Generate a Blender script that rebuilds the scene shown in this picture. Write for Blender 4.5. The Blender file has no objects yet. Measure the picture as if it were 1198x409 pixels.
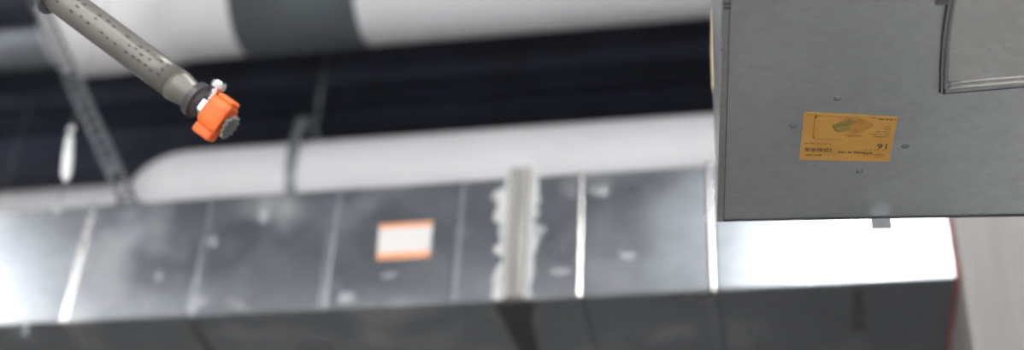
import bpy, bmesh, math, random
from mathutils import Vector, Matrix, noise

random.seed(7)
scene = bpy.context.scene
col = scene.collection

# ------------------------------------------------------------------ view
W, H, F = 1198.0, 409.0, 1637.0
CAM = Vector((0.0, 0.0, 1.5))
# directions of the world's axes as the lens sees them (x right, y down, z forward)
up_i = Vector((141.0, -2354.0, 1637.0)).normalized()
rt_i = Vector((9099.0, -592.0, -1637.0))
rt_i = (rt_i - up_i * rt_i.dot(up_i)).normalized()
fw_i = up_i.cross(rt_i)
if fw_i.z < 0:
    fw_i = -fw_i


def ray(px, py):
    d = Vector((px - W / 2, py - H / 2, F))
    return Vector((d.dot(rt_i), d.dot(fw_i), d.dot(up_i))) / F


def at_y(px, py, y):
    r = ray(px, py)
    return CAM + r * (y / r.y)


def at_z(px, py, z):
    r = ray(px, py)
    return CAM + r * ((z - CAM.z) / r.z)


def at_x(px, py, x):
    r = ray(px, py)
    return CAM + r * (x / r.x)


def at_d(px, py, d):
    return CAM + ray(px, py) * d


# ------------------------------------------------------------------ materials
def new_mat(name):
    m = bpy.data.materials.new(name)
    m.use_nodes = True
    nt = m.node_tree
    b = nt.nodes['Principled BSDF']
    return m, nt, b


def ramp(nt, fac, stops):
    r = nt.nodes.new('ShaderNodeValToRGB')
    el = r.color_ramp.elements
    while len(el) < len(stops):
        el.new(0.5)
    for e, (p, c) in zip(el, stops):
        e.position = p
        e.color = (c[0], c[1], c[2], 1) if hasattr(c, '__len__') else (c, c, c, 1)
    nt.links.new(fac, r.inputs[0])
    return r.outputs[0]


def coords(nt, scale=(1, 1, 1)):
    tc = nt.nodes.new('ShaderNodeTexCoord')
    mp = nt.nodes.new('ShaderNodeMapping')
    mp.inputs['Scale'].default_value = scale
    nt.links.new(tc.outputs['Object'], mp.inputs[0])
    return mp.outputs[0]


def tex_noise(nt, vec, scale, detail=3, rough=0.55):
    n = nt.nodes.new('ShaderNodeTexNoise')
    n.inputs['Scale'].default_value = scale
    n.inputs['Detail'].default_value = detail
    n.inputs['Roughness'].default_value = rough
    nt.links.new(vec, n.inputs['Vector'])
    return n.outputs['Fac']


def mixc(nt, fac, a, b):
    m = nt.nodes.new('ShaderNodeMix')
    m.data_type = 'RGBA'
    for sock, v in ((m.inputs[0], fac), (m.inputs[6], a), (m.inputs[7], b)):
        if hasattr(v, 'is_output') or hasattr(v, 'links'):
            nt.links.new(v, sock)
        elif hasattr(v, '__len__'):
            sock.default_value = (v[0], v[1], v[2], 1)
        else:
            sock.default_value = v
    return m.outputs[2]


def bump(nt, b, h, strength, dist=0.002):
    n = nt.nodes.new('ShaderNodeBump')
    n.inputs['Strength'].default_value = strength
    n.inputs['Distance'].default_value = dist
    nt.links.new(h, n.inputs['Height'])
    nt.links.new(n.outputs[0], b.inputs['Normal'])


def plain(name, c, rough=0.6, metal=0.0, var=0.12, scale=30, emit=None, power=1.0):
    m, nt, b = new_mat(name)
    v = coords(nt)
    n = tex_noise(nt, v, scale)
    lo = [x * (1 - var) for x in c]
    hi = [min(1, x * (1 + var)) for x in c]
    nt.links.new(ramp(nt, n, [(0.3, lo), (0.7, hi)]), b.inputs['Base Color'])
    b.inputs['Roughness'].default_value = rough
    b.inputs['Metallic'].default_value = metal
    if emit:
        b.inputs['Emission Color'].default_value = (*emit, 1)
        b.inputs['Emission Strength'].default_value = power
    return m


def galvanised(name, tint, r0, r1, spangle=40, dust=0.35, dust_scale=5.0, dust_col=(0.62, 0.63, 0.64), bmp=0.04, metal=1.0):
    """sheet zinc: crystal spangle, faint streaks and pale dust patches"""
    m, nt, b = new_mat(name)
    v = coords(nt)
    vo = nt.nodes.new('ShaderNodeTexVoronoi')
    vo.inputs['Scale'].default_value = spangle
    nt.links.new(v, vo.inputs['Vector'])
    sp = nt.nodes.new('ShaderNodeSeparateColor')
    nt.links.new(vo.outputs['Color'], sp.inputs[0])
    base = ramp(nt, sp.outputs[0], [(0, [x * 0.90 for x in tint]), (1, tint)])
    big = tex_noise(nt, v, 2.2, 4)
    base = mixc(nt, ramp(nt, big, [(0.35, 0.0), (0.75, 0.5)]), base, [x * 0.80 for x in tint])
    d = tex_noise(nt, v, dust_scale, 5, 0.6)
    dm = ramp(nt, d, [(0.54, 0.0), (0.80, dust)])
    base = mixc(nt, dm, base, dust_col)
    nt.links.new(base, b.inputs['Base Color'])
    inv = nt.nodes.new('ShaderNodeMath')
    inv.operation = 'MULTIPLY_ADD'
    inv.inputs[1].default_value = -metal
    inv.inputs[2].default_value = metal
    sep = nt.nodes.new('ShaderNodeSeparateColor')
    nt.links.new(dm, sep.inputs[0])
    nt.links.new(sep.outputs[0], inv.inputs[0])
    nt.links.new(inv.outputs[0], b.inputs['Metallic'])
    rn = ramp(nt, tex_noise(nt, v, 6, 3), [(0.3, r0), (0.7, r1)])
    nt.links.new(rn, b.inputs['Roughness'])
    bump(nt, b, tex_noise(nt, v, 3.5, 2), bmp, 0.02)
    return m


M = {}
M['duct'] = galvanised('duct_zinc', (0.345, 0.375, 0.41), 0.27, 0.36, 45, 0.55, 4.8, bmp=0.10)
M['panel'] = galvanised('plenum_zinc', (0.60, 0.645, 0.67), 0.36, 0.44, 90, 0.18, 3.0, bmp=0.05)
M['branch'] = galvanised('branch_zinc', (0.66, 0.68, 0.69), 0.38, 0.46, 90, 0.3, 6.0, bmp=0.05)
M['bead'] = galvanised('lit_bead_zinc', (0.80, 0.80, 0.80), 0.22, 0.30, 90, 0.2, 6.0, bmp=0.03)  # paler than the sheet, so lit seam lines are in the colour
M['collar'] = plain('collar_steel', (0.06, 0.06, 0.065), 0.4, 0.3, 0.2, 60)
M['deflector'] = plain('deflector_steel', (0.20, 0.20, 0.20), 0.45, 0.5, 0.2, 60)
M['hem'] = plain('hem_zinc', (0.36, 0.37, 0.38), 0.45, 0.8, 0.1, 80)
M['dab'] = plain('dust_dab', (0.34, 0.36, 0.38), 0.5, 0.3, 0.15, 40)
M['seam_dark'] = plain('seam_dark_zinc', (0.12, 0.12, 0.125), 0.5, 0.5, 0.3, 40)
M['white'] = plain('white_jacket', (0.79, 0.78, 0.805), 0.42, 0, 0.03, 4)
M['white_cover'] = plain('white_cover', (0.92, 0.91, 0.93), 0.30, 0, 0.02, 4)
M['grey_sleeve'] = plain('grey_sleeve', (0.10, 0.118, 0.132), 0.5, 0.0, 0.10, 5)
M['steel_pipe'] = plain('steel_pipe', (0.33, 0.37, 0.41), 0.42, 0.7, 0.10, 8)
M['dark_steel'] = plain('dark_steel', (0.16, 0.17, 0.185), 0.5, 0.6, 0.2, 60)
M['strut'] = plain('strut_zinc', (0.15, 0.16, 0.175), 0.5, 0.5, 0.22, 60)
M['hanger'] = plain('hanger_zinc', (0.26, 0.285, 0.305), 0.45, 0.5, 0.2, 60)
M['chrome'] = plain('chrome', (0.85, 0.85, 0.88), 0.12, 1.0, 0.02, 10)
M['bright_zinc'] = plain('bright_zinc', (0.92, 0.94, 0.95), 0.35, 0.0, 0.03, 10)
M['black_paint'] = plain('black_paint', (0.036, 0.042, 0.066), 0.75, 0, 0.25, 6)
M['beam_paint'] = plain('beam_paint', (0.042, 0.048, 0.075), 0.7, 0, 0.2, 6)
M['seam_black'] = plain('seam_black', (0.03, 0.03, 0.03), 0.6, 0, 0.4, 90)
M['gasket'] = plain('gasket', (0.045, 0.045, 0.047), 0.7, 0, 0.3, 50)
M['red_seal'] = plain('red_seal', (0.34, 0.10, 0.08), 0.7, 0, 0.3, 60)
M['tan'] = plain('tan_paper', (0.78, 0.60, 0.38), 0.7, 0, 0.05, 30)
M['ink'] = plain('ink', (0.11, 0.075, 0.03), 0.8, 0, 0.2, 90)
M['faint_ink'] = plain('faint_ink', (0.30, 0.16, 0.05), 0.8, 0, 0.2, 90)
M['sticker_white'] = plain('sticker_white', (0.66, 0.65, 0.65), 0.6, 0, 0.03, 60)
M['sticker_orange'] = plain('sticker_orange', (0.85, 0.38, 0.20), 0.6, 0, 0.05, 60)
M['wall'] = plain('wall_paint', (0.55, 0.55, 0.54), 0.8, 0, 0.05, 2)
M['lamp_housing'] = plain('lamp_housing', (0.75, 0.75, 0.75), 0.4, 0, 0.02, 8)

# orange plastic cap, slightly translucent
m, nt, b = new_mat('orange_plastic')
v = coords(nt)
nt.links.new(ramp(nt, tex_noise(nt, v, 60, 2), [(0.3, (0.74, 0.115, 0.016)), (0.7, (0.84, 0.165, 0.025))]), b.inputs['Base Color'])
b.inputs['Roughness'].default_value = 0.38
b.inputs['Subsurface Weight'].default_value = 0.25
b.inputs['Subsurface Radius'].default_value = (0.02, 0.006, 0.002)
b.inputs['Subsurface Scale'].default_value = 0.5
M['orange'] = m

# concrete / plaster with vertical streaks
m, nt, b = new_mat('streaked_plaster')
v = coords(nt, (9, 9, 0.5))
s = tex_noise(nt, v, 1.6, 5, 0.6)
v2 = coords(nt)
s2 = tex_noise(nt, v2, 3, 5)
c1 = ramp(nt, s, [(0.3, (0.245, 0.236, 0.23)), (0.55, (0.31, 0.30, 0.295)), (0.75, (0.365, 0.353, 0.348))])
c2 = mixc(nt, ramp(nt, s2, [(0.4, 0.0), (0.75, 0.35)]), c1, (0.195, 0.186, 0.18))
nt.links.new(c2, b.inputs['Base Color'])
b.inputs['Roughness'].default_value = 0.85
bump(nt, b, s2, 0.2, 0.003)
M['plaster'] = m

# floor: light grey sealed concrete
m, nt, b = new_mat('floor_concrete')
v = coords(nt)
nt.links.new(ramp(nt, tex_noise(nt, v, 0.7, 5), [(0.3, (0.40, 0.38, 0.365)), (0.7, (0.49, 0.47, 0.45))]), b.inputs['Base Color'])
b.inputs['Roughness'].default_value = 0.6
M['floor'] = m

# grey-beige sprinkler pipe with rows of small dark stencilled flecks
m, nt, b = new_mat('pipe_with_flecks')
v = coords(nt)
base = ramp(nt, tex_noise(nt, v, 14, 4), [(0.3, (0.135, 0.13, 0.12)), (0.7, (0.19, 0.182, 0.166))])
nt.links.new(base, b.inputs['Base Color'])
b.inputs['Roughness'].default_value = 0.42
b.inputs['Metallic'].default_value = 0.45
M['pipe'] = m
M['fleck'] = plain('fleck_ink', (0.05, 0.05, 0.045), 0.8, 0, 0.3, 90)

# mastic sealant
m, nt, b = new_mat('mastic')
v = coords(nt, (6, 6, 1))
n = tex_noise(nt, v, 6, 5)
nt.links.new(ramp(nt, n, [(0.3, (0.26, 0.252, 0.24)), (0.7, (0.38, 0.37, 0.355))]), b.inputs['Base Color'])
b.inputs['Roughness'].default_value = 0.7
bump(nt, b, n, 0.5, 0.004)
M['mastic'] = m
M['mastic_pale'] = plain('mastic_pale', (0.50, 0.51, 0.52), 0.6, 0, 0.08, 30)

# amber label with an olive blot
m, nt, b = new_mat('amber_paper')
v = coords(nt)
am = ramp(nt, tex_noise(nt, v, 25, 3), [(0.3, (0.52, 0.27, 0.055)), (0.7, (0.60, 0.33, 0.08))])
nt.links.new(am, b.inputs['Base Color'])
b.inputs['Roughness'].default_value = 0.55
M['amber'] = m
M['olive'] = plain('olive_ink', (0.27, 0.20, 0.05), 0.7, 0, 0.35, 120)
M['brown_blot'] = plain('brown_blot', (0.44, 0.22, 0.045), 0.7, 0, 0.25, 120)


def emitter(name, c, p):
    m, nt, b = new_mat(name)
    b.inputs['Base Color'].default_value = (0.9, 0.9, 0.9, 1)
    b.inputs['Emission Color'].default_value = (*c, 1)
    b.inputs['Emission Strength'].default_value = p
    return m


# ------------------------------------------------------------------ mesh helpers
def link(name, bm, mats, parent=None, smooth=False, bevel=0.0):
    me = bpy.data.meshes.new(name)
    bmesh.ops.recalc_face_normals(bm, faces=bm.faces)
    bm.to_mesh(me)
    bm.free()
    if not isinstance(mats, (list, tuple)):
        mats = [mats]
    for mm in mats:
        me.materials.append(mm)
    if smooth:
        for p in me.polygons:
            p.use_smooth = len(p.vertices) <= 4
    o = bpy.data.objects.new(name, me)
    col.objects.link(o)
    if parent is not None:
        o.parent = parent
        o.matrix_parent_inverse = parent.matrix_world.inverted() if parent.type == 'EMPTY' else Matrix()
    if bevel:
        bv = o.modifiers.new('Bevel', 'BEVEL')
        bv.width = bevel
        bv.segments = 2
        bv.limit_method = 'ANGLE'
    return o


def tag(o, label=None, cat=None, group=None, kind=None):
    if label:
        o['label'] = label
    if cat:
        o['category'] = cat
    if group:
        o['group'] = group
    if kind:
        o['kind'] = kind
    return o


def root(name, loc, label, cat, group=None):
    o = bpy.data.objects.new(name, None)
    col.objects.link(o)
    o.location = loc
    o.empty_display_size = 0.05
    o.matrix_world = Matrix.Translation(loc)
    return tag(o, label, cat, group)


def box(bm, lo, hi, mat=0, frame=None):
    vs = []
    for z in (lo[2], hi[2]):
        for x, y in ((lo[0], lo[1]), (hi[0], lo[1]), (hi[0], hi[1]), (lo[0], hi[1])):
            p = Vector((x, y, z))
            vs.append(bm.verts.new(frame @ p if frame else p))
    for f in ((0, 3, 2, 1), (4, 5, 6, 7), (0, 1, 5, 4), (1, 2, 6, 5), (2, 3, 7, 6), (3, 0, 4, 7)):
        fc = bm.faces.new([vs[i] for i in f])
        fc.material_index = mat


def basis(d):
    d = d.normalized()
    a = Vector((0, 0, 1)) if abs(d.z) < 0.9 else Vector((1, 0, 0))
    u = d.cross(a).normalized()
    return u, d.cross(u).normalized()


def sweep(bm, pts, radii, seg=24, caps=True, mat=0, phase=0.0):
    """round tube through points with a radius at each"""
    pts = [Vector(p) for p in pts]
    if len(pts) == 2 and seg >= 32:                # long straight runs get rings along their length
        a_, b_ = pts
        pts = [a_ + (b_ - a_) * t for t in (0, .004, .02, .1, .2, .3, .4, .5, .6, .7, .8, .9, .98, .996, 1)]
    if not hasattr(radii, '__len__'):
        radii = [radii] * len(pts)
    rings = []
    u = None
    for i, p in enumerate(pts):
        a = pts[max(i - 1, 0)]
        c = pts[min(i + 1, len(pts) - 1)]
        t = (c - a)
        if t.length < 1e-9:
            t = pts[-1] - pts[0]
        t.normalize()
        if u is None:
            u, w = basis(t)
        else:
            u = (u - t * u.dot(t)).normalized()
            w = t.cross(u)
        w = t.cross(u)
        rings.append([bm.verts.new(p + (u * math.cos(2 * math.pi * k / seg + phase) + w * math.sin(2 * math.pi * k / seg + phase)) * radii[i]) for k in range(seg)])
    for a, c in zip(rings, rings[1:]):
        for k in range(seg):
            f = bm.faces.new((a[k], a[(k + 1) % seg], c[(k + 1) % seg], c[k]))
            f.material_index = mat
    if caps:
        for r in (rings[0][::-1], rings[-1]):
            f = bm.faces.new(r)
            f.material_index = mat


def lathe_axis(bm, o, d, prof, seg=28, mat=0, phase=0.0):
    """prof: (distance along axis, radius) pairs"""
    d = d.normalized()
    u, w = basis(d)
    rings = []
    for s, r in prof:
        rings.append([bm.verts.new(o + d * s + (u * math.cos(2 * math.pi * k / seg + phase) + w * math.sin(2 * math.pi * k / seg + phase)) * max(r, 1e-5)) for k in range(seg)])
    for a, c in zip(rings, rings[1:]):
        for k in range(seg):
            f = bm.faces.new((a[k], a[(k + 1) % seg], c[(k + 1) % seg], c[k]))
            f.material_index = mat
    bm.faces.new(rings[0][::-1]).material_index = mat
    bm.faces.new(rings[-1]).material_index = mat


def slab(bm, pts, n, t, mat=0):
    """polygon pts pushed out along n by t"""
    a = [bm.verts.new(p) for p in pts]
    c = [bm.verts.new(p + n * t) for p in pts]
    k = len(pts)
    bm.faces.new(a[::-1]).material_index = mat
    bm.faces.new(c).material_index = mat
    for i in range(k):
        bm.faces.new((a[i], a[(i + 1) % k], c[(i + 1) % k], c[i])).material_index = mat


# ------------------------------------------------------------------ setting
YD = 2.58                                 # front face of the long duct
ZB = at_y(835, 339, YD).z                 # its underside
ZT = at_y(420, 219, YD).z                 # its top
XC = at_y(1119, 300, YD).x                # plane of the right wall that it enters
CEIL = 4.8

X0, X1, Y0, Y1 = -5.0, 4.5, -5.0, 9.0

bm = bmesh.new(); box(bm, (X0, Y0, -0.1), (X1, Y1, 0)); tag(link('floor', bm, M['floor']), kind='structure')

# black painted corrugated deck, ribs running along X
bm = bmesh.new()
prof = []
y = Y0
while y < Y1:
    prof += [(y, CEIL), (y + 0.10, CEIL), (y + 0.14, CEIL + 0.06), (y + 0.24, CEIL + 0.06)]
    y += 0.28
prof.append((y, CEIL))
for (ya, za), (yb, zb) in zip(prof, prof[1:]):
    vs = [bm.verts.new(p) for p in ((X0, ya, za), (X1, ya, za), (X1, yb, zb), (X0, yb, zb))]
    bm.faces.new(vs)
me_top = CEIL + 0.12
box(bm, (X0, Y0, me_top), (X1, Y1 + 0.3, me_top + 0.1))
tag(link('ceiling', bm, M['black_paint']), kind='structure')

for nm, lo, hi in (('wall_left', (X0 - 0.1, Y0, 0), (X0, Y1, CEIL + 0.2)), ('wall_back', (X0, Y0 - 0.1, 0), (X1, Y0, CEIL + 0.2)),
                   ('wall_far', (X0, Y1, 0), (X1, Y1 + 0.1, CEIL + 0.2)), ('wall_side', (X1, Y0, 0), (X1 + 0.1, YD - 0.03, CEIL + 0.2))):
    bm = bmesh.new(); box(bm, lo, hi)
    tag(link(nm, bm, M['wall']), kind='structure')
# the pale streaked wall on the right that swallows the duct
bm = bmesh.new(); box(bm, (XC, YD - 0.03, 0), (X1 + 0.1, Y1, CEIL))
tag(link('wall_right', bm, M['plaster'], bevel=0.004), kind='structure')

# black steel beams under the deck
def beam(y0, z0, h, w):
    bm = bmesh.new()
    box(bm, (X0, y0, z0), (XC, y0 + w, z0 + 0.014))
    box(bm, (X0, y0 + w / 2 - 0.006, z0 + 0.014), (XC, y0 + w / 2 + 0.006, z0 + h - 0.014))
    box(bm, (X0, y0, z0 + h - 0.014), (XC, y0 + w, z0 + h))
    return link('ceiling_beam', bm, M['beam_paint'], bevel=0.003)


yb_ = 4.05
b1 = beam(yb_, CEIL - 0.26, 0.258, 0.16)
tag(b1, kind='structure')

# ------------------------------------------------------------------ long galvanised duct
duct = root('air_duct', (0, YD + 0.35, ZB), 'long shiny galvanised air duct with an orange-edged white sticker, running into the pale wall', 'duct')
XL = -3.6
DEPTH = 0.62
bm = bmesh.new()
# cross-section with hemmed corners, standing seams as raised ridges
seam_px = [84, 232, 382, 531, 678, 833]
seams = [at_y(p, 305 - (p - 600) * 0.06, YD).x for p in seam_px]
gap = seams[1] - seams[0]
xs = [seams[0] - gap * k for k in range(1, 8) if seams[0] - gap * k > XL + 0.05] + seams
JX0, JX1 = at_y(589, 300, YD).x, at_y(618, 300, YD).x


def ring_pts(x, e):
    y0, y1, z0, z1, c = YD - e, YD + DEPTH + e, ZB - e, ZT + e, 0.004
    return [(x, y0 + c, z0), (x, y1 - c, z0), (x, y1, z0 + c), (x, y1, z1 - c), (x, y1 - c, z1), (x, y0 + c, z1), (x, y0, z1 - c), (x, y0, z0 + c)]


stations = [(XL, 0)]
for s in sorted(xs):
    bh = 0.0045 if any(abs(s - seams[j]) < 1e-6 for j in (0, 4, 5)) else (0.0013 if abs(s - seams[3]) < 1e-6 else 0.0021)
    stations += [(s + 0.0085 * k / 5, bh * (1 - (k / 5) ** 2)) for k in range(-5, 6)]
stations.append((XC - 0.001, 0))
rings = [[bm.verts.new(p) for p in ring_pts(x, e)] for x, e in stations]
for i, (a, c) in enumerate(zip(rings, rings[1:])):
    for k in range(8):
        f = bm.faces.new((a[k], a[(k + 1) % 8], c[(k + 1) % 8], c[k]))
        f.material_index = 1 if k == 6 and any(abs((stations[i][0] + stations[i + 1][0]) / 2 - seams[j]) < 0.0085 for j in (0, 4, 5)) else 0  # three seams get the paler zinc, their lamp highlight painted in
bm.faces.new(rings[0]); bm.faces.new(rings[-1][::-1])
link('duct_body', bm, [M['duct'], M['bead']], duct)

# flanged joint smeared with pale mastic
bm = bmesh.new()
for (xa, xb, e) in ((JX0 + 0.006, (JX0 + JX1) / 2 - 0.002, 0.018), ((JX0 + JX1) / 2 + 0.002, JX1 - 0.004, 0.018)):
    box(bm, (xa, YD - e, ZB - 0.002), (xb, YD + 0.01, ZT + e))
link('joint_flange', bm, M['mastic'], duct, bevel=0.005)

def smear(name, x0, x1, z0, z1, amp, mat, seed, thick=0.004):
    bm = bmesh.new()
    n = 46
    L, R = [], []
    for i in range(n + 1):
        z = z0 + (z1 - z0) * i / n
        a = noise.noise(Vector((seed, z * 11, 0))) + 0.7 * noise.noise(Vector((seed, z * 34, 3)))
        c = noise.noise(Vector((seed + 9, z * 11, 0))) + 0.7 * noise.noise(Vector((seed + 9, z * 34, 3)))
        L.append((x0 - amp * a, z)); R.append((x1 + amp * c, z))
    fr = [[bm.verts.new((x, YD - 0.0005, z)) for x, z in s] for s in (L, R)]
    tp = [[bm.verts.new((x + (0.003 if j == 0 else -0.003), YD - thick, z)) for x, z in s] for j, s in enumerate((L, R))]
    for i in range(n):
        bm.faces.new((tp[0][i], tp[1][i], tp[1][i + 1], tp[0][i + 1]))
        bm.faces.new((fr[0][i], tp[0][i], tp[0][i + 1], fr[0][i + 1]))
        bm.faces.new((tp[1][i], fr[1][i], fr[1][i + 1], tp[1][i + 1]))
    return link(name, bm, mat, duct)


s_ = smear('sealant', JX0 - 0.017, JX1 + 0.016, ZB + 0.001, ZT, 0.034, M['mastic_pale'], 3.1)
s_['label'] = 'pale ragged sealant smeared over the duct joint'
# dark gasket line under the joint
def under(poly, mat, name, th=0.002, dz=0.0012):
    bm = bmesh.new()
    slab(bm, [at_z(px, py, ZB - dz + 0.0008) for px, py in poly], Vector((0, 0, -1)), th)
    return link(name, bm, mat, duct)


g_ = under([(578, 354), (626, 350), (622, 372), (630, 409), (640, 440), (618, 440), (606, 409), (590, 376)], M['gasket'], 'joint_gasket')
for poly in ([(220, 373), (233, 372), (240, 386), (252, 409), (262, 430), (250, 430), (236, 402), (226, 388)], [(998, 338), (1011, 337), (1010, 352), (1012, 362), (1011, 386), (997, 386), (996, 366), (999, 352)]):
    under(poly, M['seam_dark'], 'dark_seam_strip', 0.0006)  # dark strips where two seams run across the underside
g_['label'] = 'black gasket strip under the duct joint'


def blob(name, px, py, rx, rz, mat, parent, seed):
    c = at_y(px, py, YD)
    bm = bmesh.new()
    pts = []
    for k in range(22):
        a = 2 * math.pi * k / 22
        r = 1 + 0.45 * noise.noise(Vector((math.cos(a) * 1.4 + seed, math.sin(a) * 1.4, seed)))
        pts.append(Vector((c.x + rx * r * math.cos(a), YD - 0.0003, c.z + rz * r * math.sin(a))))
    slab(bm, pts, Vector((0, -1, 0)), 0.0016)
    return link(name, bm, mat, parent)


for i, (px, py, rx, rz) in enumerate(((310, 252, .013, .022), (405, 348, .020, .014), (186, 324, .008, .012), (235, 353, .020, .009), (172, 358, .010, .009),
                                      (282, 357, .012, .007), (268, 352, .008, .006), (395, 333, .006, .005), (735, 300, .018, .010), (703, 224, .02, .012),
                                      (632, 270, .010, .014), (655, 318, .02, .006), (250, 283, .006, .014), (455, 322, .016, .006))):
    o = blob('sealant_dab', px, py, rx, rz, M['dab'], duct, i * 1.7)

# orange-edged white sticker
P = [at_y(*p, YD) for p in ((444, 263), (506, 259), (503, 300), (441, 304))]
bm = bmesh.new()
def lerp(a, b, t): return a + (b - a) * t
for t0, t1, mi in ((0, 0.13, 1), (0.13, 0.82, 0), (0.82, 1, 1)):
    q = [lerp(P[0], P[3], t0), lerp(P[1], P[2], t0), lerp(P[1], P[2], t1), lerp(P[0], P[3], t1)]
    slab(bm, q, Vector((0, -1, 0)), 0.0012, mi)
st = link('sticker', bm, [M['sticker_white'], M['sticker_orange']], duct)
st['label'] = 'white sticker with orange top and bottom bands'

# bolt under the front lower edge, at the left
bp = at_y(32, 376, YD + 0.01)
bm = bmesh.new()
lathe_axis(bm, Vector((bp.x, YD + 0.012, ZB + 0.002)), Vector((0, 0, -1)), [(0, .012), (.004, .012), (.0041, .008), (.014, .008), (.0141, .004), (.026, .004)], 12)
link('bolt', bm, M['steel_pipe'], duct)

# reddish firestop bead where the duct meets the wall
bm = bmesh.new()
pts, rr = [], []
for i in range(24):
    t = i / 23
    z = ZT + (ZB - ZT) * t
    pts.append(Vector((XC - 0.003 + 0.003 * noise.noise(Vector((0, 0, z * 60))), YD - 0.004, z))); rr.append(0.0055 + 0.002 * noise.noise(Vector((5, 0, z * 50))))
for i in range(1, 26):
    t = i / 25
    pts.append(Vector((XC - 0.003, YD + DEPTH * t, ZB - 0.002))); rr.append(0.0040 + 0.002 * noise.noise(Vector((5, 0, t * 20))))
sweep(bm, pts, rr, 10)
fs = link('firestop_bead', bm, M['red_seal'], duct, smooth=True)
fs['label'] = 'dark red sealant bead where the duct meets the wall'

# ------------------------------------------------------------------ pipes
PIPEG = 'pale insulated pipes above the duct'
# lower white pipe
YL, RL = 3.40, 0.140
def pipe_centre(px, py, Yc, r, edge):
    """height of an X-running pipe's centre from the upper or lower outline seen at (px,py)"""
    rr = ray(px, py)
    k = rr.z / rr.y
    # tangent line from the camera to circle (Yc, Zc) in the YZ plane
    # |k*Yc - (Zc-camz)| / sqrt(1+k^2) = r
    h = r * math.sqrt(1 + k * k)
    return CAM.z + k * Yc + (-h if edge == 'top' else h)


ZL = pipe_centre(420, 162, YL, RL, 'top')
low = root('insulated_pipe', (0, YL, ZL), 'white insulated pipe just above the long duct, its elbow behind the slotted brace', 'pipe')
bm = bmesh.new()
cx, er = at_y(238, 190, YL).x, 0.15
pts = [(XC - (XC - cx - 0.02) * k / 12, YL, ZL) for k in range(13)]
for i in range(17):
    a = math.pi / 2 * i / 16
    pts.append((cx - er * math.sin(a), YL + er - er * math.cos(a), ZL))
pts.append((cx - er, YL + 1.1, ZL))
sweep(bm, pts, RL, 48)
link('pipe_jacket', bm, M['white'], low, smooth=True)

# upper white pipe
YU, RU = 3.14, 0.17
ZU = pipe_centre(600, 40, YU, RU, 'bottom')
upp = root('insulated_pipe', (0, YU, ZU), 'large white insulated pipe along the top, wrapped in a dark grey sleeve midway', 'pipe')
xa = at_y(150, 60, YU - 0.1).x
xb = at_y(263, 40, YU - 0.1).x
xc = at_y(408, 40, YU - 0.1).x
bm = bmesh.new(); sweep(bm, [(xa, YU, ZU), (xb + 0.01, YU, ZU)], RU, 48)
link('pipe_jacket', bm, M['white'], upp, smooth=True)
bm = bmesh.new(); sweep(bm, [(xc - 0.01, YU, ZU), (XC, YU, ZU)], RU, 48)
link('pipe_jacket', bm, M['white'], upp, smooth=True)
bm = bmesh.new()
sweep(bm, [(xb, YU, ZU), (xb + 0.0001, YU, ZU), ((xb + xc) / 2 - 0.03, YU, ZU), ((xb + xc) / 2 - 0.026, YU, ZU), ((xb + xc) / 2 - 0.01, YU, ZU), ((xb + xc) / 2 - 0.006, YU, ZU), (xc - 0.0001, YU, ZU), (xc, YU, ZU)],
      [RU, RU + 0.004, RU + 0.004, RU + 0.009, RU + 0.009, RU + 0.004, RU + 0.004, RU], 48)
sl = link('grey_sleeve', bm, M['grey_sleeve'], upp, smooth=True)
sl['label'] = 'dark grey sleeve wrapped round the pipe'
# rounded end cover (elbow going up and back)
bm = bmesh.new()
xl = at_y(30, 55, YU - 0.12).x
RE = RU + 0.020
pts = [(at_y(186, 40, YU - 0.1).x, YU, ZU), (xl + 0.20, YU, ZU - 0.004)]
rad = [RU + 0.004, RE]
for i in range(9):
    a = math.pi / 2 * i / 8
    pts.append((xl + 0.07 - 0.07 * math.sin(a), YU, ZU - 0.004)); rad.append(RE - 0.07 + 0.07 * math.cos(a))
sweep(bm, pts, rad, 48)
sweep(bm, [(xl + 0.20, YU, ZU), (xl + 0.20, YU, CEIL - 0.003)], RU * 0.85, 40)
link('elbow_cover', bm, M['white_cover'], upp, smooth=True)

# metal pipe at the top left corner, beyond the elbow
YM, RM = 3.62, 0.105
ZM = pipe_centre(10, 83, YM, RM, 'bottom')
mp = bmesh.new(); sweep(mp, [(X0, YM, ZM), (xl + 0.25, YM, ZM)], RM, 40)
o = link('steel_pipe', mp, M['steel_pipe'], None, smooth=True)
tag(o, 'bare grey metal pipe at the top left corner, running behind the white elbow', 'pipe')
mp = bmesh.new(); sweep(mp, [(X0, 3.62, ZM + 0.235), (xl + 0.25, 3.62, ZM + 0.235)], 0.07, 32)
o = link('white_pipe', mp, M['white'], None, smooth=True)
tag(o, 'thin pale pipe at the very top left corner, above the grey metal pipe', 'pipe')

# pale pipe low behind the brace
YB, RB = 3.85, 0.11
ZBk = pipe_centre(60, 221, YB, RB, 'top')
mp = bmesh.new(); sweep(mp, [(X0, YB, ZBk), (at_y(230, 215, YB).x, YB, ZBk)], RB, 40)
o = link('insulated_pipe', mp, M['white'], None, smooth=True)
tag(o, 'far white pipe peeping over the duct at the left, left of the perforated brace', 'pipe')

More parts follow.
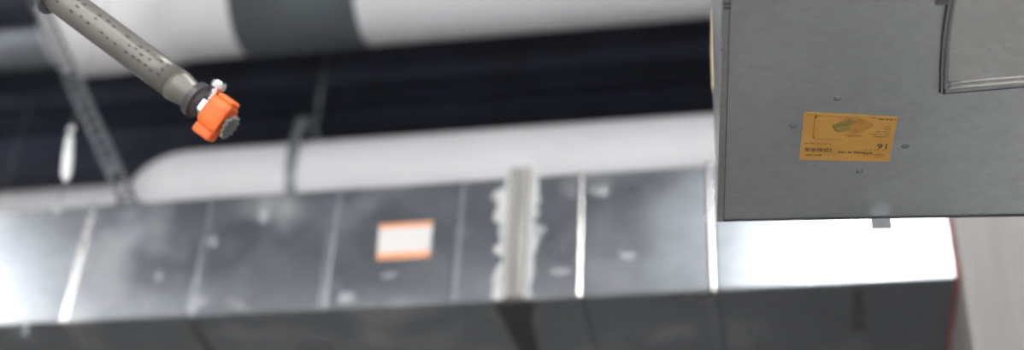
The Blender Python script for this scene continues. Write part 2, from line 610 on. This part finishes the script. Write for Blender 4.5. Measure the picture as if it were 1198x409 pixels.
# ------------------------------------------------------------------ perforated brace (slotted channel)
p_lo = at_y(151, 238, YD + 0.05)
p_hi = at_y(42, 0, YD + 0.05)
d = (p_hi - p_lo).normalized()
p_lo = p_lo + d * ((ZT + 0.0125 - p_lo.z) / d.z)
p_end = p_lo + d * ((CEIL - p_lo.z) / d.z)
br = root('slotted_brace', p_lo, 'dark slotted steel channel slanting up left from the top of the duct', 'brace')
u = Vector((0, -1, 0)); w = d.cross(u).normalized()
L = (p_end - p_lo).length
hw = 0.0215
fr = Matrix.Translation(p_lo) @ Matrix(((w.x, d.x, u.x, 0), (w.y, d.y, u.y, 0), (w.z, d.z, u.z, 0), (0, 0, 0, 1)))
bm = bmesh.new()
box(bm, (-hw, 0, 0), (-0.0105, L, 0.003), 0, fr)
box(bm, (0.0105, 0, 0), (hw, L, 0.003), 0, fr)
pitch, slot = 0.044, 0.028
k = 0
s = 0.0
while s < L:
    box(bm, (-0.0105, s, 0), (0.0105, min(s + pitch - slot, L), 0.003), 0, fr)
    s += pitch
box(bm, (-hw, 0, -0.020), (-hw + 0.003, L, 0.0), 0, fr)
box(bm, (hw - 0.003, 0, -0.020), (hw, L, 0.0), 0, fr)
link('channel', bm, M['strut'], br, bevel=0.0008)
bm = bmesh.new()
box(bm, (p_lo.x - 0.035, YD + 0.012, ZT + 0.0052), (p_lo.x + 0.05, YD + 0.07, ZT + 0.0115))
link('foot_plate', bm, M['strut'], br, bevel=0.001)
bm = bmesh.new()
q = p_lo + d * 0.03 + Vector((0, -0.004, 0))
for t in (0.095,):
    q = p_lo + d * (t + 0.05)
    lathe_axis(bm, q + Vector((0, -0.002, 0)), Vector((0, -1, 0)), [(0, .011), (.007, .011), (.0071, .005), (.012, .005)], 6)
link('bolt', bm, M['hanger'], br)

# ------------------------------------------------------------------ sprinkler drop with orange cap
h_end = at_d(232, 118, 1.56)
h_up = at_d(62, -8, 1.62)
ax = (h_end - h_up).normalized()
R = 0.0187
spr = root('sprinkler_drop', h_end, 'grey sprinkler pipe slanting down from the top left with an orange cap on its head', 'sprinkler')
start = h_end - ax * 0.036
bm = bmesh.new()
# pipe goes up off frame, then bends up to the ceiling
pts = [start]
for i in range(1, 12):
    pts.append(start - ax * (0.36 * i / 11))
b0 = pts[-1]
for i in range(1, 13):
    a = i / 12
    dirn = (-ax * (1 - a) + Vector((0, 0, 1)) * a).normalized()
    pts.append(pts[-1] + dirn * 0.03)
pts.append(Vector((pts[-1].x, pts[-1].y, CEIL)))
sweep(bm, pts, R, 28)
link('pipe', bm, M['pipe'], spr, smooth=True)
# rows of stencilled flecks
bm = bmesh.new()
tocam = (CAM - start).normalized()
n0 = (tocam - ax * tocam.dot(ax)).normalized()
b_ = ax.cross(n0)
rnd = random.Random(4)
for row in (-0.62, -0.25, 0.18):
    s = 0.01
    while s < 0.34:
        if rnd.random() < 0.62:
            a = row + rnd.uniform(-0.07, 0.07)
            wdt = rnd.uniform(0.003, 0.006)
            q = []
            for da, ds in ((-0.07, 0), (0.07, 0.001), (0.07, wdt), (-0.07, wdt)):
                nn = n0 * math.cos(a + da) + b_ * math.sin(a + da)
                q.append(start - ax * (s + ds) + nn * (R - 0.0001))
            nn = n0 * math.cos(a) + b_ * math.sin(a)
            slab(bm, q, nn, 0.0004)
        s += rnd.uniform(0.008, 0.014)
fl = link('stencil_marks', bm, M['fleck'], spr)
bm = bmesh.new()
lathe_axis(bm, start, ax, [(0, R + 0.0003), (0.008, R + 0.0001), (0.020, R * 0.88), (0.028, R * 0.80), (0.035, R * 0.78)], 28)
link('reducer', bm, M['pipe'], spr, smooth=True)
# dark wrench collar
bm = bmesh.new()
lathe_axis(bm, h_end - ax * 0.004, ax, [(-.004, .0145), (-.003, .0205), (.0055, .0215), (.007, .0165), (.012, .0130)], 24)
link('collar', bm, M['collar'], spr, smooth=False)
# chrome hex and frame arms
bm = bmesh.new()
lathe_axis(bm, h_end + ax * 0.008, ax, [(0, .0115), (.001, .0135), (.007, .0135), (.0085, .011)], 6)
# side of the head towards upper right
side = (at_d(250, 92, 1.56) - at_d(234, 118, 1.56))
side = (side - ax * side.dot(ax)).normalized()
fwd = ax.cross(side)
c0 = h_end + ax * 0.011 + side * 0.0235
lathe_axis(bm, c0 - side * 0.012, (side * 1.0 - ax * 0.1), [(0, .0052), (.011, .0055), (.0125, .0085), (.0195, .0088), (.0220, .0060)], 16)
link('chrome_fitting', bm, M['chrome'], spr, smooth=False, bevel=0.001)
# orange cap: barrel with two flared wings
bm = bmesh.new()
fr = Matrix.Translation(h_end + ax * 0.015) @ Matrix(((side.x, ax.x, fwd.x, 0), (side.y, ax.y, fwd.y, 0), (side.z, ax.z, fwd.z, 0), (0, 0, 0, 1)))
o_cap = None
rings = []
prof = [(0.0, .0150, .0125), (.004, .0185, .0140), (.022, .0190, .0140), (.028, .0175, .0125)]
for s, rx, rz in prof:
    ring = []
    for k in range(32):
        a = 2 * math.pi * k / 32
        ca, sa = math.cos(a), math.sin(a)
        ex = 0.45
        ring.append(bm.verts.new(fr @ Vector((rx * math.copysign(abs(ca) ** ex, ca), s, rz * math.copysign(abs(sa) ** ex, sa)))))
    rings.append(ring)
for a, c in zip(rings, rings[1:]):
    for k in range(32):
        bm.faces.new((a[k], a[(k + 1) % 32], c[(k + 1) % 32], c[k]))
bm.faces.new(rings[0]); bm.faces.new(rings[-1][::-1])
cap = link('orange_cap', bm, M['orange'], spr, smooth=False, bevel=0.0015)
bm = bmesh.new()
box(bm, (-0.0290, 0.001, -0.0095), (-0.0170, 0.026, 0.0095), 0, fr)
box(bm, (0.0170, 0.004, -0.0095), (0.0235, 0.027, 0.0095), 0, fr)
wg = link('cap_wing', bm, M['orange'], cap, bevel=0.003)
# deflector: toothed disc and its stem
bm = bmesh.new()
dc = h_end + ax * 0.049
lathe_axis(bm, h_end + ax * 0.040, ax, [(0, .006), (.009, .004)], 12)
uu, ww = side, fwd
ringA, ringB = [], []
for k in range(48):
    a = 2 * math.pi * k / 48
    r = 0.0150 if (k // 2) % 2 == 0 else 0.0118
    dd = (uu * math.cos(a) + ww * math.sin(a)) * r
    ringA.append(bm.verts.new(dc + dd - side * 0.003)); ringB.append(bm.verts.new(dc + dd + ax * 0.0018 - side * 0.003))
for k in range(48):
    bm.faces.new((ringA[k], ringA[(k + 1) % 48], ringB[(k + 1) % 48], ringB[k]))
bm.faces.new(ringA[::-1]); bm.faces.new(ringB)
link('deflector', bm, M['deflector'], spr)

# hanger clamp on the sprinkler pipe, near the top edge
hc = start - ax * ((start - at_d(61, -2, 1.62)).length)
hang = root('pipe_clamp', hc, 'dark clamp and rod holding the sprinkler pipe at the very top left', 'hanger')
bm = bmesh.new()
uu, ww = basis(ax)
sweep(bm, [hc + (uu * math.cos(a) + ww * math.sin(a)) * (R + 0.0042) for a in [2 * math.pi * k / 24 for k in range(25)]], 0.0035, 8)
link('clamp_ring', bm, M['dark_steel'], hang, smooth=True)
bm = bmesh.new()
sweep(bm, [hc + Vector((0, 0, R + 0.009)), Vector((hc.x, hc.y, CEIL))], 0.004, 10)
link('rod', bm, M['dark_steel'], hang, smooth=True)

# ------------------------------------------------------------------ clevis hangers
def clevis(px, pipe_y, pipe_z, r, label, cat_group, yoke=0.075, wd=0.016, tilt=0.0, mat='hanger', roddy=0.0):
    x = px
    h = root('clevis_hanger', (x, pipe_y, pipe_z), label, 'hanger', cat_group)
    bm = bmesh.new()
    path = []
    for i in range(25):
        a = math.pi + math.pi * i / 24
        path.append((pipe_y + (r + 0.003) * math.cos(a), pipe_z + (r + 0.003) * math.sin(a)))
    t = pipe_z + r + yoke
    path = [(pipe_y, t), (pipe_y - r * 0.55, t), (pipe_y - r * 0.8, t - 0.02), (pipe_y - r - 0.003, pipe_z + r * 0.5)] + path + [(pipe_y + r + 0.003, pipe_z + r * 0.5), (pipe_y + r * 0.8, t - 0.02), (pipe_y + r * 0.55, t), (pipe_y, t)]
    ra = [[], []]
    n = len(path)
    inner = []
    for i, (yy, zz) in enumerate(path):
        cyv, czv = yy - pipe_y, zz - pipe_z
        l = math.hypot(cyv, czv)
        inner.append((yy + cyv / l * 0.003, zz + czv / l * 0.003))
    quads = []
    for (yy, zz), (yo, zo) in zip(path, inner):
        quads.append([bm.verts.new((x - wd / 2, yy, zz)), bm.verts.new((x + wd / 2, yy, zz)), bm.verts.new((x + wd / 2, yo, zo)), bm.verts.new((x - wd / 2, yo, zo))])
    for a, c in zip(quads, quads[1:]):
        for k in range(4):
            bm.faces.new((a[k], a[(k + 1) % 4], c[(k + 1) % 4], c[k]))
    bm.faces.new(quads[0]); bm.faces.new(quads[-1][::-1])
    link('strap', bm, M[mat], h)
    bm = bmesh.new()
    lathe_axis(bm, Vector((x, pipe_y, t - 0.004)), Vector((0, 0, 1)), [(0, .010), (.016, .010)], 6)
    link('nut', bm, M[mat], h)
    bm = bmesh.new()
    sweep(bm, [(x, pipe_y, t - 0.02), (x, pipe_y, CEIL)], 0.0042, 10)
    link('rod', bm, M['dark_steel'], h, smooth=True)
    return h


clevis(at_y(351, 170, YL - RL * 0.7).x, YL, ZL, RL, 'grey strap hanger looped round the lower white pipe on a thin rod', None, 0.065, 0.032)
clevis(at_y(22, 165, YB).x, YB, ZBk, RB, 'dim dark rod hanger carrying the far white pipe at the left edge', None, 0.05, 0.018, mat='dark_steel')

# ------------------------------------------------------------------ wire gripper hanging in front of the duct
g0 = at_y(82, 151, YD - 0.16)
gr = root('wire_gripper', g0, 'shiny pale wire tensioner with a small ring, dangling at the left before the duct', 'hanger')
YG = YD - 0.16
gp = lambda px, py: at_y(px, py, YG)
bm = bmesh.new()
c = gp(83, 151)
sweep(bm, [c + Vector((math.cos(a) * 0.0075, 0, math.sin(a) * 0.0075)) for a in [2 * math.pi * k / 20 for k in range(21)]], 0.0022, 8)
link('ring', bm, M['bright_zinc'], gr, smooth=True)
bm = bmesh.new()
a_, b2 = gp(82, 158), gp(77, 212)
dd = (b2 - a_)
lathe_axis(bm, a_, dd, [(0, .003), (.006, .0090), (dd.length * 0.5, .0125), (dd.length * 0.88, .0110), (dd.length, .003)], 14)
link('body', bm, M['bright_zinc'], gr, smooth=True)
bm = bmesh.new()
sweep(bm, [gp(77, 210), gp(71, 232), gp(67, 250)], 0.0016, 8)
sweep(bm, [Vector((c.x, YG, c.z + 0.007)), Vector((c.x, YG, CEIL))], 0.0008, 8)
link('wire', bm, M['hanger'], gr, smooth=True)
bm = bmesh.new()
c = gp(67, 246)
sweep(bm, [c + Vector((math.cos(a) * 0.007, 0, math.sin(a) * 0.007)) for a in [2 * math.pi * k / 20 for k in range(21)]], 0.0014, 8)
link('end_ring', bm, M['bright_zinc'], gr, smooth=True)

# ------------------------------------------------------------------ near duct box, in focus
ZP = 1.5 + 1.6 * 0.65
c_far = at_z(840, 258, ZP)
c_near = at_z(846, 0, ZP)
ey = (c_near - c_far); ey.z = 0; ey.normalize()
ex = Vector((-ey.y, ey.x, 0))
if ex.x < 0:
    ex = -ex
edge_r = at_z(1198, 252, ZP) - c_far
BW = 1.15
BL = 1.25
BH = 0.30
FRM = Matrix(((ex.x, -ey.x, 0, c_far.x), (ex.y, -ey.y, 0, c_far.y), (0, 0, 1, ZP), (0, 0, 0, 1)))
INV = FRM.inverted()


def loc(px, py, z=ZP):
    return INV @ at_z(px, py, z)      # local (across, away, up): away is 0 at the far edge, negative towards the camera


near = root('duct_box', c_far, 'matt grey duct box in sharp focus with an amber paper label underneath', 'duct')
bm = bmesh.new()
box(bm, (0, -BL, 0), (BW, 0, BH), 0, FRM)
link('box_body', bm, M['panel'], near, bevel=0.0015)
# folded hem along the left lower edge and far lower edge
bm = bmesh.new()
box(bm, (0.0, -BL, -0.0022), (0.0070, 0, 0.0), 0, FRM)
link('edge_hem', bm, M['hem'], near, bevel=0.0006)
bm = bmesh.new()
box(bm, (-0.0016, -BL, -0.0025), (-0.0002, 0.0, 0.004), 0, FRM)
e_ = link('side_lip', bm, M['bead'], near, bevel=0.0004)
# black line, sealant and lip shade put into colour: left of hem, far edge (irregular)
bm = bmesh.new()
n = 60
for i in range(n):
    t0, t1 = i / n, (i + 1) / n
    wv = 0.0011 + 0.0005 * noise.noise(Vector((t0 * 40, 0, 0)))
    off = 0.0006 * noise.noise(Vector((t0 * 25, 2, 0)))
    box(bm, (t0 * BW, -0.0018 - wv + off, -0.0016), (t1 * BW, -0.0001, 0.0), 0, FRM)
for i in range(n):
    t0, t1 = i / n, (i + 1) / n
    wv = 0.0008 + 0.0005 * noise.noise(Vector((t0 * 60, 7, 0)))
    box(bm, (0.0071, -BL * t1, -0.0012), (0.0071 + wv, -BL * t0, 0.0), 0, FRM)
ln = link('edge_dark_line', bm, M['seam_black'], near)
ln['label'] = 'thin black line round the panel edge, sealant and painted shade of the lip'
# seam clip at the upper left of the hem
bm = bmesh.new()
q = loc(845, 6)
box(bm, (0.0005, q.y - 0.006, -0.0035), (0.0085, q.y - 0.004, -0.002), 0, FRM)
box(bm, (0.0005, q.y + 0.001, -0.0035), (0.0085, q.y + 0.003, -0.002), 0, FRM)
link('hem_crimp', bm, M['seam_black'], near)
# tab hanging at the far edge
a = loc(1019, 256); b2 = loc(1041, 256)
tz = -0.0155
bm = bmesh.new()
box(bm, (a.x, -0.0015, tz), (b2.x, 0.0005, 0.002), 0, FRM)
box(bm, (a.x, 0.0005, tz), (b2.x, 0.0025, 0.012), 0, FRM)
link('flange_tab', bm, M['hem'], near, bevel=0.0005)
# tan paper on the left side
bm = bmesh.new()
def side_pt(px, py):
    # point on the plane of the left side face
    o_ = INV @ CAM; r_ = INV.to_3x3() @ ray(px, py)
    return o_ + r_ * (-o_.x / r_.x)
zt0 = side_pt(834, 98)
zt1 = BH - 0.01
pts = [FRM @ Vector((-0.0002, yy, zz)) for yy, zz in ((-0.004, zt0.z), (-0.055, BH * 0.62), (-0.10, zt1), (-0.004, zt1))]
slab(bm, pts, -ex, 0.0010)
tp = link('tan_paper', bm, M['tan'], near)
tp['label'] = 'tan paper strip on the left side of the duct box'

# insulation pin heads round the label
def pin(px, py, r):
    q = loc(px, py)
    bm = bmesh.new()
    lathe_axis(bm, FRM @ Vector((q.x, q.y, 0.0003)), Vector((0, 0, -1)), [(0, r * 1.25), (.0005, r * 1.2), (.0006, r * 0.8), (.0022, r * .62), (.0028, r * .3)], 16)
    return link('pin_head', bm, M['pin'], near, smooth=True)


M['pin'] = plain('pin_zinc', (0.22, 0.25, 0.26), 0.35, 0.8, 0.2, 200)
for px, py, r in ((980, 115, .0052), (928, 147, .0050), (1059, 171, .0050), (1006, 200, .0048), (954, 192, .0022), (1158, 56, .002)):
    pin(px, py, r * 0.8)

# amber label, printed upside down as seen
C = [loc(*p) for p in ((941, 131), (1050, 136.5), (1040, 188.5), (935, 186))]
lab_n = Vector((0, 0, -1))
bm = bmesh.new()
slab(bm, [FRM @ Vector((c.x, c.y, -0.0001)) for c in C], lab_n, 0.0007)
lab = link('amber_label', bm, M['amber'], near)
lab['label'] = 'amber paper label printed upside down with a bold 16'


def L2(u, v, z=-0.0008):
    """u,v in the label as seen: u right, v down, 0..1"""
    t = lerp(C[0], C[1], u); bb = lerp(C[3], C[2], u)
    p = lerp(t, bb, v)
    return FRM @ Vector((p.x, p.y, z))


def lab_rect(bm, u0, v0, u1, v1, mat=0, th=0.0002):
    slab(bm, [L2(u0, v0), L2(u1, v0), L2(u1, v1), L2(u0, v1)], lab_n, th, mat)


rnd = random.Random(11)


def words(bm, u0, u1, v, h, fill=0.75, mat=0):
    """a line of small unreadable print"""
    u = u0
    while u < u1:
        wl = rnd.uniform(0.006, 0.014)
        if rnd.random() < fill:
            lab_rect(bm, u, v + rnd.uniform(0, h * 0.25), min(u + wl, u1), v + h, mat)
        u += wl + 0.004


bm = bmesh.new()
words(bm, 0.80, 0.985, 0.035, 0.035, 0.95)
words(bm, 0.66, 0.78, 0.015, 0.02, 0.7, 1)
for v, a, bb in ((0.20, 0.88, 0.95), (0.25, 0.88, 0.955), (0.31, 0.80, 0.955), (0.37, 0.76, 0.95), (0.42, 0.78, 0.95)):
    words(bm, a, bb, v, 0.03, 0.8, 1)
words(bm, 0.60, 0.93, 0.72, 0.03, 0.6, 1)
words(bm, 0.42, 0.80, 0.78, 0.045, 0.9)
words(bm, 0.70, 0.94, 0.83, 0.03, 0.8, 1)
words(bm, 0.78, 0.94, 0.88, 0.025, 0.7, 1)
words(bm, 0.03, 0.34, 0.62, 0.025, 0.8, 1)
for k in range(26):                                   # bold block of strokes at the lower left
    u = 0.05 + k * 0.0115
    if k % 6 != 5:
        lab_rect(bm, u, 0.72 + rnd.uniform(0, .02), u + rnd.uniform(.005, .009), 0.81, 0)
words(bm, 0.06, 0.24, 0.87, 0.03, 0.85)
words(bm, 0.12, 0.20, 0.03, 0.02, 0.7, 1)
# thin frame lines round the drawing
lab_rect(bm, 0.118, 0.06, 0.123, 0.50, 0); lab_rect(bm, 0.118, 0.05, 0.60, 0.058, 1)
lab_rect(bm, 0.118, 0.06, 0.140, 0.10, 0); lab_rect(bm, 0.118, 0.48, 0.145, 0.52, 1)
lab_rect(bm, 0.385, 0.06, 0.39, 0.22, 1); lab_rect(bm, 0.14, 0.53, 0.46, 0.538, 1)
link('fine_print', bm, [M['ink'], M['faint_ink']], lab)
bm = bmesh.new()
def lab_blob(cu, cv, ru, rv, mat, seed, th=0.0001):
    pts = []
    for k in range(26):
        a = 2 * math.pi * k / 26
        r = 1 + 0.35 * noise.noise(Vector((math.cos(a) * 1.5 + seed, math.sin(a) * 1.5, 0)))
        pts.append(L2(cu + ru * r * math.cos(a), cv + rv * r * math.sin(a), -0.00085))
    slab(bm, pts, lab_n, th, mat)
lab_blob(0.55, 0.22, 0.17, 0.17, 0, 2)
lab_blob(0.42, 0.27, 0.09, 0.11, 1, 5, 0.0003)
lab_blob(0.49, 0.15, 0.07, 0.06, 1, 8, 0.0004)
lab_blob(0.56, 0.44, 0.10, 0.03, 0, 11, 0.0002)
link('printed_drawing', bm, [M['brown_blot'], M['olive']], lab)

# bold 16, rotated as on the label
cu = bpy.data.curves.new('num', 'FONT'); cu.body = '16'; cu.extrude = 0.01; cu.offset = 0.012
tmp = bpy.data.objects.new('num', cu); col.objects.link(tmp)
bpy.context.view_layer.update()
me = bpy.data.meshes.new_from_object(tmp.evaluated_get(bpy.context.evaluated_depsgraph_get()))
bpy.data.objects.remove(tmp)
bm = bmesh.new(); bm.from_mesh(me)
xs_ = [v.co.x for v in bm.verts]; ys_ = [v.co.y for v in bm.verts]
x_a, x_b, y_a, y_b = min(xs_), max(xs_), min(ys_), max(ys_)
for v in bm.verts:
    uu = (v.co.x - x_a) / (x_b - x_a); vv = (v.co.y - y_a) / (y_b - y_a)
    v.co = L2(0.945 - uu * 0.110, 0.590 + vv * 0.120, -0.00085 - (0.0002 if v.co.z > 0 else 0))
num = link('number_sixteen', bm, M['ink'], lab)

# branch piece at the upper right: curved standing seam, beaded far seam, raised bottom sheet
zc = 0.010
curve_px = [(1117, -60), (1115, -30), (1113, 0), (1109, 25), (1106, 50), (1104.5, 78), (1104, 104)]
cl = [loc(*p) for p in curve_px]
cl[0].y = min(cl[0].y, cl[1].y - 0.02)
bm = bmesh.new()
farR = loc(1198, 96)
slope = (farR.y - cl[-1].y) / (farR.x - cl[-1].x)
xr = BW + 0.02
far_right = Vector((xr, cl[-1].y + slope * (xr - cl[-1].x), 0))
poly = [Vector((c.x, c.y, 0)) for c in cl] + [far_right, Vector((xr, cl[0].y, 0))]
slab(bm, [FRM @ Vector((p.x, p.y, -0.0002)) for p in poly], Vector((0, 0, -1)), 0.0014)
bs = link('branch_sheet', bm, M['branch'], near)
bs['label'] = 'paler sheet bounded by a curved seam'
bm = bmesh.new()
# curved double seam: two ridges
for off, wd, hh in ((-0.0036, 0.0016, 0.0060), (0.0012, 0.0022, 0.0040)):
    for a, c in zip(cl, cl[1:]):
        pts = [Vector((a.x + off, a.y, -0.001)), Vector((a.x + off + wd, a.y, -0.001)), Vector((c.x + off + wd, c.y, -0.001)), Vector((c.x + off, c.y, -0.001))]
        slab(bm, [FRM @ p for p in pts], Vector((0, 0, -1)), hh)
link('curved_seam', bm, M['hem'], near)
bm = bmesh.new()
for a, c in zip(cl, cl[1:]):
    for off, wd in ((-0.0052, 0.0013), (-0.0014, 0.0012), (0.0036, 0.0008)):
        n = 5
        for i in range(n):
            p0, p1 = lerp(a, c, i / n), lerp(a, c, (i + 1) / n)
            j = 0.0005 * noise.noise(Vector((i * 3.3, a.y * 90, off * 900)))
            pts = [Vector((p0.x + off + j, p0.y, 0)), Vector((p0.x + off + wd, p0.y, 0)), Vector((p1.x + off + wd, p1.y, 0)), Vector((p1.x + off + j, p1.y, 0))]
            slab(bm, [FRM @ p for p in pts], Vector((0, 0, -1)), 0.0022)
e = cl[-1]
slab(bm, [FRM @ Vector((e.x + dx, e.y + dy, 0)) for dx, dy in ((-0.0055, -0.001), (0.002, -0.001), (0.002, 0.0045), (-0.005, 0.004))], Vector((0, 0, -1)), 0.003)
link('seam_sealant', bm, M['seam_black'], near)
# beaded far seam: two rolled beads
bm = bmesh.new()
dirx = (far_right - cl[-1]); dirx.z = 0; dirx.normalize()
for k, (dy, r) in enumerate(((-0.0125, 0.0030), (-0.0035, 0.0036), )):
    a = cl[-1] + Vector((0.001, dy, 0)); c = far_right + Vector((0, dy, 0))
    sweep(bm, [FRM @ Vector((a.x, a.y, -0.001)), FRM @ Vector((c.x, c.y, -0.001))], r, 16)
link('rolled_bead', bm, M['bead'], near, smooth=True)
bm = bmesh.new()
a = cl[-1]; c = far_right
for dy, wd in ((-0.0088, 0.0008), (0.0012, 0.0010), (0.0085, 0.0007)):
    slab(bm, [FRM @ p for p in (Vector((a.x, a.y + dy, 0)), Vector((c.x, c.y + dy, 0)), Vector((c.x, c.y + dy + wd, 0)), Vector((a.x, a.y + dy + wd, 0)))], Vector((0, 0, -1)), 0.0012)
link('bead_line', bm, M['dark_steel'], near)
# flange end at the very top
q0 = loc(1093, 1); q1 = loc(1112, 1)
bm = bmesh.new()
box(bm, (q0.x, q0.y - 0.02, -0.006), (q1.x, q0.y + 0.001, -0.0003), 0, FRM)
link('flange_end', bm, M['dark_steel'], near, bevel=0.0006)
# straps that carry the box
for xx in (0.3, BW - 0.2):
    for yy in (-BL + 0.1, -0.2):
        bm = bmesh.new()
        p = FRM @ Vector((xx, yy, BH))
        sweep(bm, [p, Vector((p.x, p.y, CEIL))], 0.005, 8)
        link('hanging_rod', bm, M['hanger'], near, smooth=True)

# ------------------------------------------------------------------ unseen lamps (linear fittings under the deck)
def lamp(x, y, z, lx, ly, power, label, tint=(1.0, 0.98, 0.96)):
    r = root('unseen_lamp', (x, y, z), label, 'lamp', 'unseen linear lamps')
    bm = bmesh.new()
    box(bm, (x - lx / 2 - .03, y - ly / 2 - .03, z), (x + lx / 2 + .03, y + ly / 2 + .03, z + 0.06))
    link('housing', bm, M['lamp_housing'], r, bevel=0.006)
    bm = bmesh.new()
    box(bm, (x - lx / 2, y - ly / 2, z - 0.02), (x + lx / 2, y + ly / 2, z - 0.001))
    link('diffuser', bm, emitter('lamp_glow', tint, power), r)
    for s in (-1, 1):
        bm = bmesh.new()
        sweep(bm, [(x + s * lx * 0.4, y, z + 0.06), (x + s * lx * 0.4, y, CEIL)], 0.003, 8)
        link('suspension_wire', bm, M['hanger'], r)


LAMP_L = 'unseen white linear lamp hanging on wires under the black corrugated deck'
# where the view of the duct face bounces to
def bounce(px, py, z):
    p = at_y(px, py, YD)
    r = ray(px, py); r.y = -r.y
    return p + r * ((z - p.z) / r.z)


ZLAMP = 4.25
pR = bounce(985, 290, ZLAMP)
pL = bounce(-20, 320, ZLAMP)
print('lamp R', pR, 'lamp L', pL, 'ZB', ZB, 'ZT', ZT, 'ZL', ZL, 'ZU', ZU, 'XC', XC)
lamp(pR.x + 0.17, pR.y, ZLAMP, 0.60, 0.62, 30, LAMP_L)
lamp(pL.x - 0.38, pL.y, ZLAMP, 0.5, 0.62, 34, LAMP_L)
for x, y, pw in ((-3.2, -1.6, 42), (-1.1, -1.6, 42), (1.1, -1.6, 42), (3.2, -1.6, 42), (-2.6, -3.8, 40), (0, -3.8, 40), (2.6, -3.8, 40), (-3.2, 6.6, 12), (-0.6, 6.6, 12)):  # unseen lamps added to raise the overall light, behind the viewer and far back
    lamp(x, y, ZLAMP, 1.2, 0.3, pw, LAMP_L)

# daylight panels shaped like windows, added behind the viewer to brighten the pipes
M['fill_light'] = emitter('fill_light_glow', (0.95, 0.98, 1.0), 4.6)
for n, xw in enumerate((-3.0, 0.0, 3.0)):
    bm = bmesh.new()
    x0, x1, z0, z1 = xw - 1.1, xw + 1.1, 0.9, 3.1
    for lo, hi in (((x0 - .06, Y0 - 0.01, z0 - .06), (x1 + .06, Y0 + .05, z0)), ((x0 - .06, Y0 - 0.01, z1), (x1 + .06, Y0 + .05, z1 + .06)),
                   ((x0 - .06, Y0 - 0.01, z0), (x0, Y0 + .05, z1)), ((x1, Y0 - 0.01, z0), (x1 + .06, Y0 + .05, z1)), ((xw - .025, Y0 - 0.01, z0), (xw + .025, Y0 + .045, z1))):
        box(bm, lo, hi)
    wf = tag(link('fill_panel_%d' % (n + 1), bm, M['lamp_housing'], bevel=0.004), kind='structure')
    bm = bmesh.new()
    box(bm, (x0, Y0 + 0.001, z0), (x1, Y0 + 0.012, z1))
    link('fill_panel_glow', bm, M['fill_light'], wf)

world = bpy.data.worlds.new('World')
scene.world = world
world.use_nodes = True
world.node_tree.nodes['Background'].inputs[0].default_value = (0.5, 0.55, 0.6, 1)
world.node_tree.nodes['Background'].inputs[1].default_value = 0.1

# ------------------------------------------------------------------ camera
cd = bpy.data.cameras.new('Camera')
cam = bpy.data.objects.new('Camera', cd)
col.objects.link(cam)
cd.sensor_width = 36.0
cd.lens = 36.0 * F / W
cd.clip_start = 0.05
cx_ = Vector((rt_i.x, fw_i.x, up_i.x))       # image right in world
cy_ = Vector((-rt_i.y, -fw_i.y, -up_i.y))    # image up in world
cz_ = Vector((-rt_i.z, -fw_i.z, -up_i.z))    # backwards
cam.matrix_world = Matrix(((cx_.x, cy_.x, cz_.x, CAM.x), (cx_.y, cy_.y, cz_.y, CAM.y), (cx_.z, cy_.z, cz_.z, CAM.z), (0, 0, 0, 1)))
scene.camera = cam
cd.dof.use_dof = True
fp = at_z(990, 158, ZP)
cd.dof.focus_distance = (fp - CAM).dot(-cz_)
cd.dof.aperture_fstop = cd.lens / 27.0
cd.dof.aperture_blades = 0

scene.view_settings.view_transform = 'Standard'
scene.view_settings.look = 'None'
scene.view_settings.gamma = 1
scene.view_settings.use_curve_mapping = False
scene.view_settings.exposure = 0.22
scene.cycles.use_denoising = True
scene.cycles.max_bounces = 8
